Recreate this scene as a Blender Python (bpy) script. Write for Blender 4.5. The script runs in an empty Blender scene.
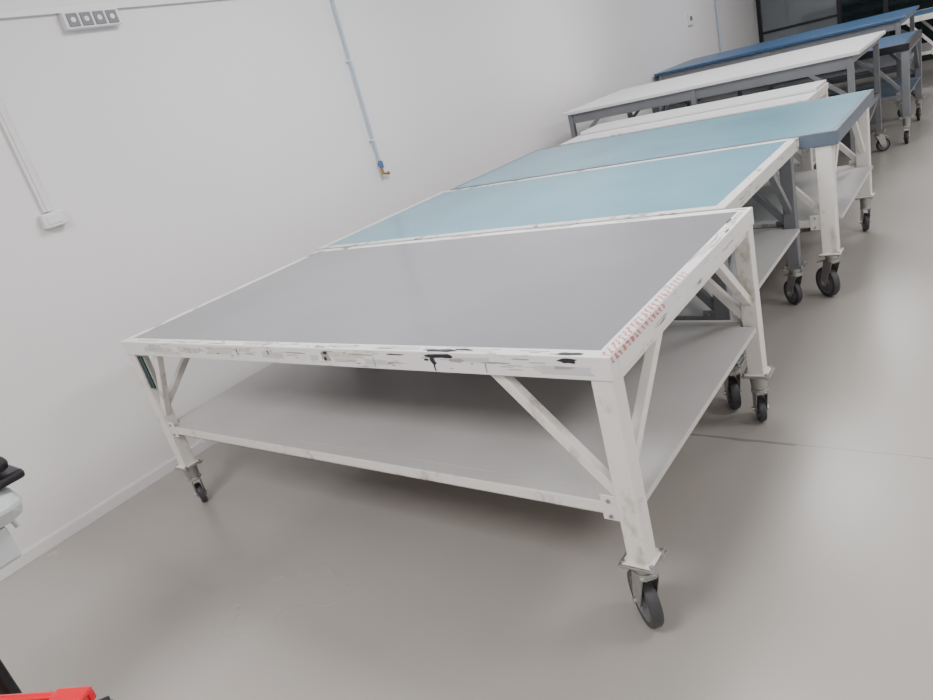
import bpy, bmesh, math, random
from mathutils import Vector, Matrix
random.seed(4)
COL=bpy.context.scene.collection
# ---------------------------------------------------------------- materials
def mat(name,col,rough=.5,metal=0,spec=.5,noise=None,bump=None,coat=0):
    """noise=(scale,amount) tonal mottling; bump=(scale,strength)"""
    m=bpy.data.materials.new(name);m.use_nodes=True;nt=m.node_tree;b=nt.nodes['Principled BSDF']
    b.inputs['Base Color'].default_value=(*col,1);b.inputs['Roughness'].default_value=rough
    b.inputs['Metallic'].default_value=metal;b.inputs['Specular IOR Level'].default_value=spec
    b.inputs['Coat Weight'].default_value=coat
    tc=nt.nodes.new('ShaderNodeTexCoord')
    if noise:
        n=nt.nodes.new('ShaderNodeTexNoise');n.inputs['Scale'].default_value=noise[0];n.inputs['Detail'].default_value=5
        nt.links.new(tc.outputs['Object'],n.inputs['Vector'])
        r=nt.nodes.new('ShaderNodeMapRange');r.inputs['From Min'].default_value=.3;r.inputs['From Max'].default_value=.7
        r.inputs['To Min'].default_value=1-noise[1];r.inputs['To Max'].default_value=1+noise[1]
        nt.links.new(n.outputs['Fac'],r.inputs['Value'])
        v=nt.nodes.new('ShaderNodeVectorMath');v.operation='SCALE';v.inputs[0].default_value=col
        nt.links.new(r.outputs[0],v.inputs['Scale']);nt.links.new(v.outputs[0],b.inputs['Base Color'])
    if bump:
        n2=nt.nodes.new('ShaderNodeTexNoise');n2.inputs['Scale'].default_value=bump[0];n2.inputs['Detail'].default_value=4
        nt.links.new(tc.outputs['Object'],n2.inputs['Vector'])
        bp=nt.nodes.new('ShaderNodeBump');bp.inputs['Strength'].default_value=bump[1];bp.inputs['Distance'].default_value=.01
        nt.links.new(n2.outputs['Fac'],bp.inputs['Height']);nt.links.new(bp.outputs[0],b.inputs['Normal'])
    return m
def worn(name,col,dark,thr,stretch=(3,3,40),rough=.45,soft=.03):
    m=mat(name,col,rough);nt=m.node_tree;b=nt.nodes['Principled BSDF']
    tc=nt.nodes.new('ShaderNodeTexCoord');mp=nt.nodes.new('ShaderNodeMapping');mp.inputs['Scale'].default_value=stretch
    n=nt.nodes.new('ShaderNodeTexNoise');n.inputs['Scale'].default_value=2.2;n.inputs['Detail'].default_value=7;n.inputs['Roughness'].default_value=.65
    nt.links.new(tc.outputs['Object'],mp.inputs[0]);nt.links.new(mp.outputs[0],n.inputs['Vector'])
    r=nt.nodes.new('ShaderNodeValToRGB');r.color_ramp.elements[0].position=thr;r.color_ramp.elements[1].position=thr+soft
    r.color_ramp.elements[0].color=(*col,1);r.color_ramp.elements[1].color=(*dark,1)
    nt.links.new(n.outputs['Fac'],r.inputs[0]);nt.links.new(r.outputs[0],b.inputs['Base Color'])
    return m
M={}
M['wall']=mat('wall_paint',(.775,.75,.748),.6,noise=(.8,.012),bump=(60,.03))
M['trim']=mat('trim_white',(.76,.74,.74),.4)
M['ceil']=mat('ceiling_paint',(.8,.8,.8),.8)
M['white']=worn('white_enamel',(.80,.775,.735),(.40,.34,.26),.55,(4,4,2.5),.36,.16)
M['whitefr']=worn('worn_white_edge_paint',(.83,.82,.81),(.20,.18,.17),.585,(2.2,2.2,22),.4,.09)
M['whitetop']=mat('white_laminate',(.76,.76,.77),.3)
M['offw1']=mat('aged_masking_tape',(.66,.63,.57),.5)
M['offw2']=mat('clear_tape_remnant',(.60,.61,.63),.25)
M['cream']=worn('worn_cream_edge',(.66,.65,.62),(.18,.18,.18),.55,(5,3,20),.45,.08)
M['shelf']=mat('shelf_laminate',(.57,.555,.54),.33,noise=(3,.04))
M['greytop']=mat('grey_laminate',(.245,.245,.264),.19,spec=.6,noise=(1.6,.07),bump=(3,.05))
M['blue']=mat('pale_blue_laminate',(.145,.325,.41),.25,noise=(2.5,.08),bump=(4,.04))
M['blueedge']=mat('blue_grey_edge',(.11,.145,.19),.4,noise=(15,.15))
M['darkblue']=mat('blue_laminate',(.035,.10,.215),.33)
M['greypaint']=mat('grey_metal_paint',(.18,.19,.205),.4,noise=(8,.06))
M['steel']=mat('zinc_steel',(.44,.44,.42),.36,.85,noise=(40,.1))
M['tyre']=mat('grey_rubber',(.05,.05,.055),.5)
M['tyreblk']=mat('black_rubber',(.012,.012,.014),.5)
M['hub']=mat('grey_hub_plastic',(.16,.16,.17),.45)
M['black']=mat('black_plastic',(.008,.008,.012),.4)
M['label']=mat('dark_green_label',(.02,.05,.045),.4)
M['blackmark']=mat('black_tape_residue',(.02,.022,.033),.5)
M['tear']=mat('torn_tape_grey',(.38,.35,.32),.6)
M['conduit']=mat('blue_grey_pipe',(.42,.50,.60),.4)
M['brass']=mat('brass',(.45,.30,.14),.35,.9)
M['bluevalve']=mat('blue_valve',(.10,.16,.35),.4)
M['socket']=mat('socket_grey',(.17,.175,.19),.5)
M['red']=mat('red_plastic',(.70,.004,.02),.22,coat=.3)
M['greyshell']=mat('light_grey_shell',(.55,.60,.61),.35)
M['glass']=mat('partition_glass',(.16,.18,.19),.06,spec=.8)
M['dkglass']=mat('dark_glass',(.006,.014,.013),.08)
def floor_mat():
    m=mat('resin_floor',(.44,.415,.385),.3);nt=m.node_tree;b=nt.nodes['Principled BSDF'];L=nt.links
    tc=nt.nodes.new('ShaderNodeTexCoord')
    n=nt.nodes.new('ShaderNodeTexNoise');n.inputs['Scale'].default_value=.9;n.inputs['Detail'].default_value=6
    L.new(tc.outputs['Object'],n.inputs['Vector'])
    r=nt.nodes.new('ShaderNodeValToRGB');e=r.color_ramp.elements
    e[0].position=.3;e[0].color=(.36,.336,.308,1);e[1].position=.7;e[1].color=(.392,.368,.34,1)
    L.new(n.outputs['Fac'],r.inputs[0])
    sp=nt.nodes.new('ShaderNodeSeparateXYZ');L.new(tc.outputs['Object'],sp.inputs[0])
    n3=nt.nodes.new('ShaderNodeTexNoise');n3.inputs['Scale'].default_value=5;n3.inputs['Detail'].default_value=5;L.new(tc.outputs['Object'],n3.inputs['Vector'])
    def mth(op,a,bv=None):
        x=nt.nodes.new('ShaderNodeMath');x.operation=op
        for i,v in enumerate((a,bv)):
            if v is None: continue
            if isinstance(v,(int,float)): x.inputs[i].default_value=v
            else: L.new(v,x.inputs[i])
        return x.outputs[0]
    w=mth('MULTIPLY',mth('SUBTRACT',n3.outputs['Fac'],.5),.03)
    dist=mth('ABSOLUTE',mth('SUBTRACT',mth('ADD',sp.outputs['Y'],w),1.09))
    seg=mth('LESS_THAN',mth('ABSOLUTE',mth('SUBTRACT',sp.outputs['X'],2.75)),.32)
    line=mth('LESS_THAN',dist,mth('MULTIPLY',n3.outputs['Fac'],mth('ADD',mth('MULTIPLY',seg,.012),.005)))
    vo=nt.nodes.new('ShaderNodeTexVoronoi');vo.inputs['Scale'].default_value=2.3;L.new(tc.outputs['Object'],vo.inputs['Vector'])
    dots=mth('LESS_THAN',vo.outputs['Distance'],.018)
    f=mth('MULTIPLY',mth('MAXIMUM',line,dots),.5)
    mx=nt.nodes.new('ShaderNodeMix');mx.data_type='RGBA';L.new(f,mx.inputs['Factor']);L.new(r.outputs[0],mx.inputs[6]);mx.inputs[7].default_value=(.12,.11,.10,1)
    L.new(mx.outputs[2],b.inputs['Base Color'])
    rr=nt.nodes.new('ShaderNodeMapRange');rr.inputs['To Min'].default_value=.22;rr.inputs['To Max'].default_value=.30;L.new(n.outputs['Fac'],rr.inputs[0]);L.new(rr.outputs[0],b.inputs['Roughness'])
    return m
M['floor']=floor_mat()
def redstripe():
    m=mat('red_striped_tape',(.8,.78,.76),.45);nt=m.node_tree;b=nt.nodes['Principled BSDF']
    tc=nt.nodes.new('ShaderNodeTexCoord');w=nt.nodes.new('ShaderNodeTexWave');w.bands_direction='DIAGONAL';w.inputs['Scale'].default_value=26;w.inputs['Distortion'].default_value=5
    w.inputs['Detail'].default_value=4;w.inputs['Detail Scale'].default_value=3
    nt.links.new(tc.outputs['Object'],w.inputs['Vector'])
    r=nt.nodes.new('ShaderNodeValToRGB');r.color_ramp.elements[0].position=.5;r.color_ramp.elements[1].position=.7
    r.color_ramp.elements[0].color=(.80,.77,.76,1);r.color_ramp.elements[1].color=(.58,.18,.19,1)
    nt.links.new(w.outputs['Fac'],r.inputs[0]);nt.links.new(r.outputs[0],b.inputs['Base Color']);return m
M['redstripe']=redstripe()
# ---------------------------------------------------------------- mesh builder
class MB:
    def __init__(s): s.bm=bmesh.new()
    def box(s,a,b):
        c=[(a[i]+b[i])/2 for i in range(3)];d=[abs(b[i]-a[i]) for i in range(3)]
        bmesh.ops.create_cube(s.bm,size=1,matrix=Matrix.Translation(c)@Matrix.Diagonal((*d,1)));return s
    def beam(s,p,q,w,h,up=(0,0,1)):
        p=Vector(p);q=Vector(q);z=(q-p);L=z.length;z.normalize();u=Vector(up)
        x=u.cross(z)
        if x.length<1e-4: x=Vector((1,0,0))
        x.normalize();y=z.cross(x)
        R=Matrix((x,y,z)).transposed().to_4x4()
        bmesh.ops.create_cube(s.bm,size=1,matrix=Matrix.Translation((p+q)/2)@R@Matrix.Diagonal((w,h,L,1)));return s
    def cyl(s,p,q,r,r2=None,seg=24):
        p=Vector(p);q=Vector(q);d=q-p
        R=d.to_track_quat('Z','Y').to_matrix().to_4x4()
        bmesh.ops.create_cone(s.bm,cap_ends=True,segments=seg,radius1=r,radius2=r if r2 is None else r2,depth=d.length,matrix=Matrix.Translation((p+q)/2)@R);return s
    def lathe(s,prof,M4,seg=36,closed=True):
        rings=[]
        for (r,x) in prof:
            rings.append([s.bm.verts.new(M4@Vector((x,r*math.cos(2*math.pi*i/seg),r*math.sin(2*math.pi*i/seg)))) for i in range(seg)])
        n=len(rings)
        for k in range(n if closed else n-1):
            A=rings[k];B=rings[(k+1)%n]
            for i in range(seg):
                s.bm.faces.new((A[i],A[(i+1)%seg],B[(i+1)%seg],B[i]))
        return s
    def prism(s,pts,thick,M4):
        A=[s.bm.verts.new(M4@Vector((-thick/2,*p))) for p in pts];B=[s.bm.verts.new(M4@Vector((thick/2,*p))) for p in pts]
        s.bm.faces.new(A);s.bm.faces.new(B[::-1]);n=len(pts)
        for i in range(n): s.bm.faces.new((A[(i+1)%n],A[i],B[i],B[(i+1)%n]))
        return s
    def obj(s,name,m,parent=None,bevel=0,smooth=False,loc=None):
        bmesh.ops.recalc_face_normals(s.bm,faces=s.bm.faces)
        me=bpy.data.meshes.new(name);s.bm.to_mesh(me);s.bm.free();me.materials.append(M[m])
        if smooth:
            for p in me.polygons: p.use_smooth=True
            me.set_sharp_from_angle(angle=math.radians(35))
        o=bpy.data.objects.new(name,me);COL.objects.link(o)
        if parent: o.parent=parent
        if bevel:
            b=o.modifiers.new('bevel','BEVEL');b.width=bevel;b.segments=2;b.limit_method='ANGLE'
        return o
def empty(name):
    e=bpy.data.objects.new(name,None);COL.objects.link(e);e.empty_display_size=.1;return e
# ---------------------------------------------------------------- caster
def caster(par,x,y,ztop,r,yaw,tyre='tyre',brake=True,n=1):
    R=Matrix.Translation((x,y,0))@Matrix.Rotation(math.radians(yaw),4,'Z')
    off=-r*.55;W=.038 if r>.07 else .03
    b=MB();ps=.054
    def T(p): return R@Vector(p)
    bmesh.ops.create_cube(b.bm,size=1,matrix=Matrix.Translation((x,y,ztop-.003))@Matrix.Diagonal((2*ps,2*ps*.9,.006,1)))
    zt=min(ztop-.035,2*r+.045)
    b.cyl((x,y,zt+.012),(x,y,ztop-.006),.030,.036)
    b.cyl((x,y,zt-.002),(x,y,zt+.012),.034)
    for sx in(-1,1):
        for sy in(-1,1):
            b.cyl((x+sx*.042,y+sy*.037,ztop-.014),(x+sx*.042,y+sy*.037,ztop+.012),.0075,seg=6)
    for sx in(-1,1):
        pts=[(.035,zt),(-.035,zt),(off-.026,r+.0),(off-.014,r-.02),(off+.014,r-.02),(off+.024,r),]
        b.prism(pts,.004,R@Matrix.Translation((sx*(W/2+.006),0,0)))
    bmesh.ops.create_cube(b.bm,size=1,matrix=R@Matrix.Translation((0,0,zt))@Matrix.Diagonal((W+.016,.07,.005,1)))
    b.cyl(T((-(W/2+.018),off,r)),T(((W/2+.018),off,r)),.009,seg=8)
    if brake:
        b.prism([(.035,zt+.004),(off,zt+.0),(-r*1.25,zt-.024),(-r*1.32,zt-.032),(off,zt-.010),(.035,zt-.006)],.035,R)
    b.obj('caster_fork_%d'%n,'steel',par,.0012)
    A=R@Matrix.Translation((0,off,r));w=W/2
    MB().lathe([(r*.76,-w*.9),(r*.95,-w*.9),(r,-w*.55),(r,w*.55),(r*.95,w*.9),(r*.76,w*.9)],A).obj('caster_tyre_%d'%n,tyre,par,0,True)
    MB().lathe([(.008,-w*.99),(r*.26,-w*.99),(r*.32,-w*.4),(r*.64,-w*.4),(r*.68,-w*.85),(r*.78,-w*.85),(r*.78,w*.85),(r*.68,w*.85),(r*.64,w*.4),(r*.32,w*.4),(r*.26,w*.99),(.008,w*.99)],A).obj('caster_hub_%d'%n,'hub',par,0,True)
# ---------------------------------------------------------------- rolling table
def table(x0,x1,y0,y1,H,top,edge,leg,shelf='shelf',eh=.065,bw=.042,lw=.06,cr=((.08,20),(.055,35),(.06,-30),(.07,15)),
          zs=.45,inset=.005,insx=None,bz=.44,tyre='tyre',name='rolling_work_table'):
    P=empty(name)
    W=x1-x0;insx=inset if insx is None else insx
    b=MB();zb=H-eh
    b.box((x0,y0,zb),(x1,y0+bw,H));b.box((x0,y1-bw,zb),(x1,y1,H))
    b.box((x0,y0+bw,zb),(x0+bw,y1-bw,H));b.box((x1-bw,y0+bw,zb),(x1,y1-bw,H))
    b.obj('edge_frame',edge,P,.003)
    MB().box((x0+bw-.001,y0+bw-.001,H-.03),(x1-bw+.001,y1-bw+.001,H-.0015)).obj('table_top_panel',top,P)
    b=MB()
    for k in(1,2,3):
        xx=x0+W*k/4;b.box((xx-.02,y0+bw,zb+.0),(xx+.02,y1-bw,H-.031))
    b.obj('under_rails',leg,P,.002)
    xs=(x0+insx,x1-insx-lw);ys=(y0+inset,y1-inset-lw);b=MB()
    corners=[(1,0),(0,0),(1,1),(0,1)]
    for i,(cx,cy) in enumerate(corners):
        r,yaw=cr[i];zt=2*r+(.092 if r>.06 else .125)
        b.box((xs[cx],ys[cy],zt),(xs[cx]+lw,ys[cy]+lw,zb))
        caster(P,xs[cx]+lw/2,ys[cy]+lw/2,zt,r,yaw,tyre,True,i+1)
        b.box((xs[cx]-.014,ys[cy]-.014,zt),(xs[cx]+lw+.014,ys[cy]+lw+.014,zt+.007))
    b.obj('legs',leg,P,.004)
    b=MB()
    for cx,cy in corners:
        lx=xs[cx]+lw/2;ly=ys[cy]+lw/2;sx=1 if cx==0 else -1;sy=1 if cy==0 else -1
        a=lw/2
        fx=.31 if cx==1 else .16
        b.beam((lx+sx*a*.6,ly,bz+.03 if cx else bz+.07),(lx+sx*(fx+a),ly,zb+.005),.032,.03,(0,1,0))
        b.beam((lx,ly+sy*a*.6,bz+.10),(lx,ly+sy*(.30+a),zb-.02),.03,.03,(1,0,0))
    for cx in(0,1):
        b.box((xs[cx]+.01,y0+.06,zb-.03),(xs[cx]+lw-.01,y1-.06,zb+.002))
    b.obj('diagonal_braces',leg,P,.003)
    b=MB();b.box((x0+.012,y0+lw+.012,zs-.02),(x1-.012,y1-lw-.012,zs))
    xa=xs[0]+lw+.007;xb=xs[1]-.007
    b.box((xa,y0+.02,zs-.02),(xb,y0+lw+.012,zs));b.box((xa,y1-lw-.012,zs-.02),(xb,y1-.02,zs))
    b.obj('lower_shelf',shelf,P,.002)
    b=MB()
    b.box((xa-.005,y0+.016,zs-.036),(xb+.005,y0+.022,zs+.004));b.box((xa-.005,y0+.016,zs-.036),(xb+.005,y0+.045,zs-.0305))
    b.box((xa-.005,y1-.022,zs-.036),(xb+.005,y1-.016,zs+.004))
    for cx,cy in corners:
        lx=xs[cx];sx=1 if cx==0 else -1
        bx=lx+(lw if cx==0 else 0)
        b.box((bx,y0+.012 if cy==0 else y1-.02,zs-.05),(bx+sx*.05,y0+.018 if cy==0 else y1-.012,zs+.03))
    b.obj('shelf_angle_trim',leg,P,.0015)
    b=MB()
    for cx in (0,1):
        bx=xs[cx]+(lw if cx==0 else 0);sx=1 if cx==0 else -1
        for dz in(-.035,.015): b.cyl((bx+sx*.025,y0+.006,zs+dz),(bx+sx*.025,y0+.02,zs+dz),.006,seg=6)
    b.obj('bracket_bolts','steel',P)
    return P
X0,X1,D=.538,2.953,1.267
P=table(X0,X1,0,D,.90,'greytop','whitefr','white',cr=((.088,-133),(.052,-110),(.055,-152),(.055,10)))
def patch(cx,cz,w,h,m,face='front',n=12,jag=.35,lift=0,b=None):
    own=b is None
    if own: b=MB()
    pts=[]
    for i in range(n):
        a=2*math.pi*i/n;k=1+random.uniform(-jag,jag)
        ca,sa=math.cos(a),math.sin(a)
        sq=1/max(abs(ca),abs(sa))
        pts.append((ca*sq*w/2*k,sa*sq*h/2*min(k,1.05)))
    if face=='front': mtx=Matrix(((0,1,0,cx),(1,0,0,-.0006+lift),(0,0,1,cz),(0,0,0,1)))
    elif face=='top': mtx=Matrix(((0,1,0,cx),(0,0,1,cz),(1,0,0,.9006-lift),(0,0,0,1)))
    b.prism(pts,.0008,mtx)
    if own: return b.obj('tape_remnant',m,P)
for i,a in enumerate([(2.43,.889,.10,.014,'blackmark'),(2.395,.872,.018,.022,'blackmark'),(2.37,.875,.02,.006,'blackmark'),(2.48,.876,.05,.012,'tear'),(2.84,.888,.05,.014,'blackmark'),(2.82,.868,.06,.008,'tear'),
          (1.93,.872,.035,.035,'tear'),(1.93,.884,.02,.012,'blackmark'),(1.925,.862,.016,.018,'blackmark'),(1.62,.878,.006,.02,'blackmark'),(1.25,.886,.05,.004,'tear'),
          (2.10,.883,.09,.004,'tear'),(1.78,.88,.1,.004,'tear'),(2.62,.874,.08,.005,'tear'),(2.25,.888,.06,.004,'blackmark'),(1.5,.868,.05,.003,'tear'),(2.7,.888,.05,.004,'tear'),(2.395,.852,.005,.025,'blackmark'),(1.43,.872,.004,.03,'blackmark'),
          (2.58,.86,.004,.03,'tear'),(2.15,.86,.003,.03,'tear'),(1.1,.87,.003,.03,'tear')]):
    patch(*a,lift=-i*.00003)
for i,a in enumerate([(2.42,.012,.11,.018,'blackmark'),(2.50,.02,.06,.01,'blackmark'),(2.84,.014,.06,.014,'blackmark'),(2.2,.012,.05,.006,'tear'),(1.9,.01,.05,.012,'tear'),(1.3,.012,.1,.005,'tear'),(1.05,.014,.06,.006,'tear'),
          (2.945,.85,.006,.12,'tear'),(2.915,1.1,.008,.05,'blackmark'),(2.915,1.24,.05,.008,'tear'),(2.945,.98,.006,.05,'blackmark'),(2.5,1.245,.12,.006,'tear'),(2.1,1.25,.2,.005,'tear'),(1.6,1.25,.1,.006,'tear'),(.56,.6,.006,.1,'tear'),(2.918,.72,.004,.1,'tear')]):
    patch(a[0],a[1],a[2],a[3],a[4],'top',lift=-i*.00003)
# layers of old tape and hairline scratches: every piece sits at its own level so no faces coincide
lev=0
for m,wr,hr,cnt in (('offw1',(.06,.2),(.012,.03),8),('offw2',(.04,.16),(.01,.025),9),('tear',(.01,.06),(.0010,.0022),40),('blackmark',(.004,.02),(.001,.0025),14)):
    b=MB();b2=MB();base=.0007 if m.startswith('offw') else .0003
    for k in range(cnt):
        w_=random.uniform(*wr);h_=random.uniform(*hr);lev+=1;lf=base-lev*.0000045
        patch(random.uniform(X0+.12,X1-.12),random.uniform(.848+h_/2,.893-h_/2),w_,h_,m,'front',8,.12,lf,b)
    for k in range(cnt//2):
        w_=random.uniform(*wr);h_=min(random.uniform(*hr),.025);lev+=1;lf=base-lev*.0000045
        patch(random.uniform(X0+.12,X1-.12),.02+random.uniform(-.01,.01)*(h_<.01),w_,h_,m,'top',8,.12,lf,b2)
        lev+=1;lf=base-lev*.0000045
        patch(2.93+random.uniform(-.012,.012)*(h_<.01),random.uniform(.7,1.18),h_,w_*.7,m,'top',8,.12,lf,b2)
    b.obj('old_tape_front',m,P);b2.obj('old_tape_top',m,P)
MB().box((2.924,.012,.9),(2.951,.58,.9009)).obj('red_striped_tape','redstripe',P)
MB().box((X1-.0002,.01,.878),(X1+.0008,.36,.897)).obj('red_striped_tape_side','redstripe',P)
b=MB();b.box((X0+.068,.012,.66),(X0+.084,.02,.82));b.box((X0+.092,.012,.66),(X0+.104,.02,.82));b.obj('slot_label','label',P)
MB().box((X0+.066,.02,.655),(X0+.108,.024,.83)).obj('label_plate','greyshell',P)
# table 2
table(.50,2.85,1.275,2.535,.905,'blue','cream','greypaint',cr=((.075,-150),(.06,20),(.07,-135),(.06,10)),eh=.06,bw=.045,insx=.03)
# table 3
table(.55,3.02,2.56,3.82,.905,'blue','blueedge','white',cr=((.085,-135),(.06,20),(.06,-160),(.06,10)),eh=.07,bw=.025,lw=.075,insx=.03)
# table 4 with a loose board on it
P4=table(.72,2.62,3.93,4.66,.90,'whitetop','white','white',eh=.04,bw=.03,cr=((.05,0),)*4)
MB().box((.74,4.28,.9005),(2.61,4.65,.925)).obj('loose_board','whitetop',P4,.003)
# ---------------------------------------------------------------- tall benches
def bench(x0,x1,y0,y1,H,top,leg='greypaint'):
    P=empty('workbench')
    MB().box((x0,y0,H-.028),(x1,y1,H)).obj('bench_top',top,P,.003)
    b=MB();t=.045
    zb=H-.028;r=.06;zt=2*r+.07
    xs=(x0+.05,(x0+x1)/2-t/2,x1-.05-t);ys=(y0+.03,y1-.03-t)
    for i,x in enumerate(xs):
        for y in ys:
            if i==1: b.box((x,y,.55),(x+t,y+t,zb))
            else: b.box((x,y,zt),(x+t,y+t,zb))
        b.box((x+.005,ys[0]+t,.50),(x+t-.005,ys[1],.54));b.box((x+.005,ys[0]+t,zb-.06),(x+t-.005,ys[1],zb))
    for y in ys:
        b.box((xs[0]+t,y+.008,zb-.09),(xs[2],y+t-.008,zb-.0));b.box((xs[0]+t,y+.008,.50),(xs[2],y+t-.008,.55))
        b.beam((xs[0]+t*.5,y+t/2,.72),(xs[0]+.34,y+t/2,zb-.05),.03,.025,(0,1,0));b.beam((xs[2]+t*.5,y+t/2,.72),(xs[2]-.30,y+t/2,zb-.05),.03,.025,(0,1,0))
    for x in (xs[0],xs[2]):
        b.beam((x+t/2,ys[0]+t,.28),(x+t/2,ys[1],.50),.025,.025,(1,0,0))
    b.obj('bench_frame',leg,P,.002)
    MB().box((x0+.10,y0+.08,.551),(x1-.10,y1-.08,.57)).obj('bench_shelf','greypaint',P)
    k=0
    for x in (xs[0],xs[2]):
        for y in ys:
            k+=1;caster(P,x+t/2,y+t/2,zt,r,30*k,'tyreblk',True,k)
    return P
bench(.26,2.80,4.88,6.34,1.06,'whitetop')
table(.5,2.96,6.5,7.72,.90,'darkblue','black','greypaint',cr=((.06,0),(.05,30),(.065,0),(.06,10)),tyre='tyreblk',shelf='blueedge')
bench(.03,2.80,7.9,9.42,1.05,'darkblue')
table(.6,3.0,9.9,11.1,.90,'darkblue','white','white',cr=((.06,0),)*4,tyre='tyreblk')
# ---------------------------------------------------------------- room
HC=3.3
def room(name,a,b,m): return MB().box(a,b).obj(name,m)
room('floor',(-.1,-5,-.1),(8,13.2,0),'floor')
room('ceiling',(-.1,-5,HC),(8,13.2,HC+.1),'ceil')
room('wall_left',(-.1,-5,0),(0,13.2,HC),'wall')
room('wall_back',(0,13.1,0),(8,13.2,HC),'wall')
room('wall_right',(8,-5,0),(8.1,13.2,HC),'wall')
room('wall_front',(-.1,-5.1,0),(8.1,-5,HC),'wall')
b=MB().box((0,-5,0),(.014,13.1,.058));b.box((0,-5,.058),(.008,13.1,.064));b.obj('baseboard_left','trim',None,.002)
W1=empty('window_1')
b=MB()
for x in(.04,1.32,2.0,3.3): b.box((x,13.04,0),(x+.07,13.1,2.6))
b.box((.04,13.04,2.53),(3.37,13.1,2.6));b.box((.04,13.04,0),(3.37,13.1,.12));b.box((.11,13.05,1.0),(1.32,13.1,1.04))
b.obj('window_frame','black',W1,.003)
MB().box((.11,13.07,.12),(1.32,13.08,2.53)).obj('glass_pane_1','glass',W1)
MB().box((1.39,13.07,.12),(2.0,13.08,2.53)).obj('glass_pane_2','dkglass',W1)
MB().box((2.07,13.07,.12),(3.3,13.08,2.53)).obj('glass_pane_3','dkglass',W1)
b=MB();b.box((.001,-4.9,2.365),(.02,13.0,2.395));b.obj('cable_trunking','trim',None,.002)
b=MB();b.box((.001,.155,1.505),(.018,.195,2.36));b.box((.001,.1705,1.505),(.024,.1795,2.36));b.obj('cable_trunking','trim',None,.002)
S=empty('wall_socket');MB().box((.001,.125,1.43),(.04,.235,1.5)).obj('socket_box','trim',S,.006);MB().box((.04,.145,1.445),(.043,.215,1.485)).obj('socket_face','whitetop',S,.002)
S=empty('socket_strip');MB().box((.001,.625,2.285),(.045,.92,2.363)).obj('strip_housing','trim',S,.005)
b=MB()
for k in range(4): b.box((.045,.640+k*.069,2.294),(.05,.697+k*.069,2.355))
b.obj('strip_modules','socket',S,.004)
b=MB()
for k in range(4):
    b.cyl((.05,.668+k*.069,2.325),(.0515,.668+k*.069,2.325),.012)
b.obj('socket_wells','trim',S)
C=empty('air_line_pipe');b=MB();b.cyl((.034,2.49,1.20),(.034,2.49,HC-.001),.0105);b.obj('pipe','conduit',C,0,True)
b=MB()
for z in(1.35,1.9,2.5,3.0): b.box((0.001,2.475,z),(.047,2.505,z+.012))
b.obj('pipe_clips','trim',C,.002)
b=MB().cyl((.034,2.49,1.15),(.034,2.49,1.205),.014);b.box((.02,2.475,1.165),(.04,2.505,1.19));b.box((.045,2.484,1.15),(.06,2.496,1.20));b.obj('valve','bluevalve',C,.002)
b=MB().cyl((.034,2.49,1.10),(.034,2.49,1.15),.012);b.cyl((.034,2.485,1.11),(.034,2.54,1.10),.009);b.cyl((.034,2.54,1.10),(.034,2.555,1.098),.013,seg=6);b.obj('brass_fitting','brass',C,0,True)
C=empty('air_line_pipe');b=MB();b.cyl((.036,10.8,1.0),(.036,10.8,HC-.001),.014);b.obj('pipe','conduit',C,0,True)
S=empty('thermostat');MB().box((0.001,9.5,1.5),(.03,9.66,1.66)).obj('thermostat_case','trim',S,.006);MB().box((.03,9.53,1.56),(.033,9.63,1.62)).obj('thermostat_face','socket',S)
# ---------------------------------------------------------------- high swivel chair (edge of frame)
CH=empty('drafting_chair');cx,cy=1.42,-1.095
b=MB()
for k in range(5):
    a=math.radians(72*k);ex,ey=cx+.2*math.cos(a),cy+.2*math.sin(a)
    b.beam((cx,cy,.12),(ex,ey,.075),.045,.03)
b.cyl((cx,cy,.09),(cx,cy,.70),.026);b.obj('star_base','black',CH,.006)
b=MB()
for k in range(5):
    a=math.radians(72*k);ex,ey=cx+.2*math.cos(a),cy+.2*math.sin(a)
    b.cyl((ex-.02,ey,.028),(ex+.02,ey,.028),.028);b.cyl((ex,ey,.03),(ex,ey,.08),.008)
b.obj('chair_wheels','tyreblk',CH,.003)
g=.115
MB().box((cx-.2,cy-.235,.685+g),(cx+.2,cy+.235,.785+g)).obj('seat_shell','greyshell',CH,.045)
MB().box((cx-.17,cy-.17,.585+g),(cx+.17,cy+.17,.69+g)).obj('seat_mechanism','greyshell',CH,.012)
MB().box((cx-.19,cy-.265,.788+g),(cx+.19,cy+.265,.815+g)).obj('seat_pan','black',CH,.01)
MB().box((cx-.19,cy-.245,.826+g),(cx+.19,cy+.245,.868+g)).obj('seat_pad','black',CH,.018)
MB().box((cx-.16,cy-.2,.81+g),(cx+.16,cy+.2,.83+g)).obj('pad_spacer','black',CH)
b=MB();b.cyl((cx,cy+.15,.655+g),(cx-.02,cy+.225,.63+g),.006);b.cyl((cx-.02,cy+.225,.63+g),(cx-.02,cy+.23,.60+g),.008);b.obj('height_lever','greyshell',CH)
b=MB().box((cx-.25,cy-.26,1.05),(cx-.21,cy-.06,1.25));b.beam((cx-.18,cy-.16,.78),(cx-.23,cy-.16,1.1),.05,.02);b.obj('backrest','black',CH,.015)
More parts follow.
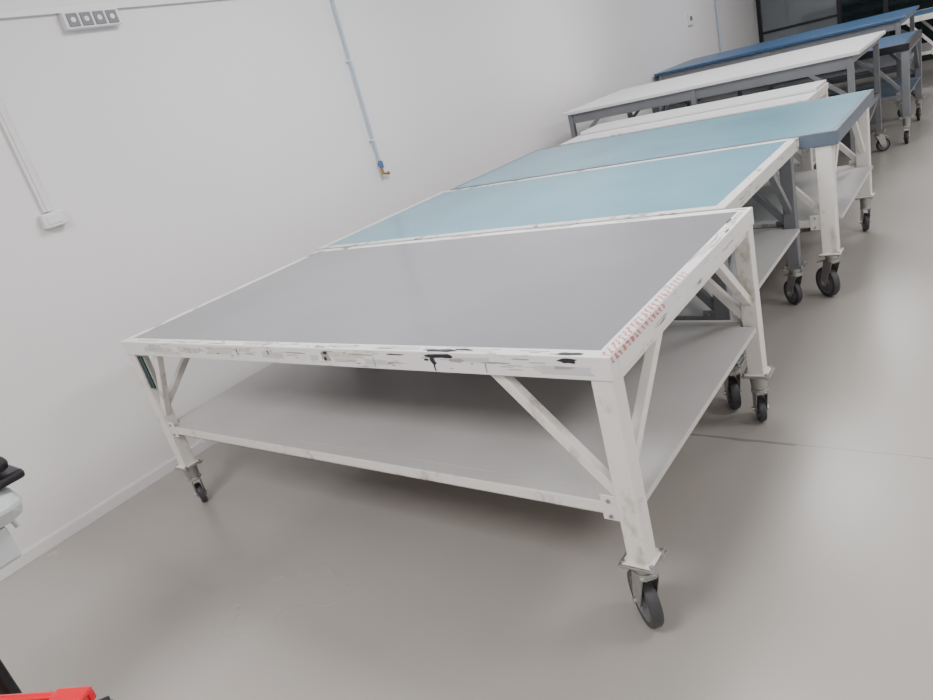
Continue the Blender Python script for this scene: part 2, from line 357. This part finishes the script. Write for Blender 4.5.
# ---------------------------------------------------------------- red crate
CR=empty('plastic_crate');d1=Vector((-.893,-.448,0)).normalized();d2=Vector((.448,-.893,0)).normalized();c0=Vector((2.015,-1.035,0))
MT=Matrix((d1,d2,Vector((0,0,1)))).transposed().to_4x4();MT=Matrix.Translation(c0)@MT
def cbox(b,a,c):
    ce=[(a[i]+c[i])/2 for i in range(3)];dd=[abs(c[i]-a[i]) for i in range(3)]
    bmesh.ops.create_cube(b.bm,size=1,matrix=MT@Matrix.Translation(ce)@Matrix.Diagonal((*dd,1)))
b=MB();L,Wd,Hh=.36,.28,.506
cbox(b,(0.01,0.01,0),(L-.01,Wd-.01,.008))
for a,c in [((.01,.01,0),(L-.01,.016,Hh)),((.01,Wd-.016,0),(L-.01,Wd-.01,Hh)),((.01,.01,0),(.016,Wd-.01,Hh)),((L-.016,.01,0),(L-.01,Wd-.01,Hh))]: cbox(b,a,c)
for z in(.1,.2,.3,.4):
    for a,c in [((.0,.0,z),(L,.012,z+.012)),((0,Wd-.012,z),(L,Wd,z+.012)),((0,0,z),(.012,Wd,z+.012)),((L-.012,0,z),(L,Wd,z+.012))]: cbox(b,a,c)
b.obj('crate_body','red',CR,.002)
b=MB()
for a,c in [((-.008,-.008,Hh-.03),(L+.008,.012,Hh)),((-.008,Wd-.012,Hh-.03),(L+.008,Wd+.008,Hh)),((-.008,.012,Hh-.03),(.012,Wd-.012,Hh)),((L-.012,.012,Hh-.03),(L+.008,Wd-.012,Hh)),((-.008,-.008,Hh-.005),(.09,.05,Hh+.008))]: cbox(b,a,c)
b.obj('crate_rim','red',CR,.008)
# ---------------------------------------------------------------- lights
for i,(x,y,e) in enumerate([(2.2,-2.2,96),(2.2,1.6,100),(2.2,5.4,72),(2.2,9.2,60),(5.6,-2.2,68),(5.6,1.6,74),(5.6,5.4,70),(5.6,9.2,60)]):
    E=empty('ceiling_light_panel')
    b=MB()
    for a,c in [((x-.64,y-.64),(x+.64,y-.6)),((x-.64,y+.6),(x+.64,y+.64)),((x-.64,y-.6),(x-.6,y+.6)),((x+.6,y-.6),(x+.64,y+.6))]: b.box((*a,HC-.05),(*c,HC))
    b.obj('panel_frame','trim',E)
    l=bpy.data.lights.new('panel_light','AREA');l.shape='SQUARE';l.size=1.2;l.energy=e;l.color=(1,.99,.995)
    o=bpy.data.objects.new('panel_light',l);COL.objects.link(o);o.location=(x,y,HC-.03);o.parent=E
w=bpy.data.worlds.new('world');bpy.context.scene.world=w;w.use_nodes=True;w.node_tree.nodes['Background'].inputs[0].default_value=(.8,.85,.9,1);w.node_tree.nodes['Background'].inputs[1].default_value=.3
# ---------------------------------------------------------------- camera
yaw,pitch,roll=[math.radians(v) for v in(40.977,20.642,15.326)]
F=Vector((-math.sin(yaw)*math.cos(pitch),math.cos(yaw)*math.cos(pitch),-math.sin(pitch)))
r0=F.cross(Vector((0,0,1))).normalized();u0=r0.cross(F)
R=r0*math.cos(roll)-u0*math.sin(roll);U=r0*math.sin(roll)+u0*math.cos(roll)
cam=bpy.data.cameras.new('camera');cam.sensor_width=36;cam.lens=36*689/933;cam.clip_start=.05
co=bpy.data.objects.new('camera',cam);COL.objects.link(co)
co.matrix_world=Matrix.Translation((3.688,-1.335,1.576))@Matrix((R,U,-F)).transposed().to_4x4()
bpy.context.scene.camera=co
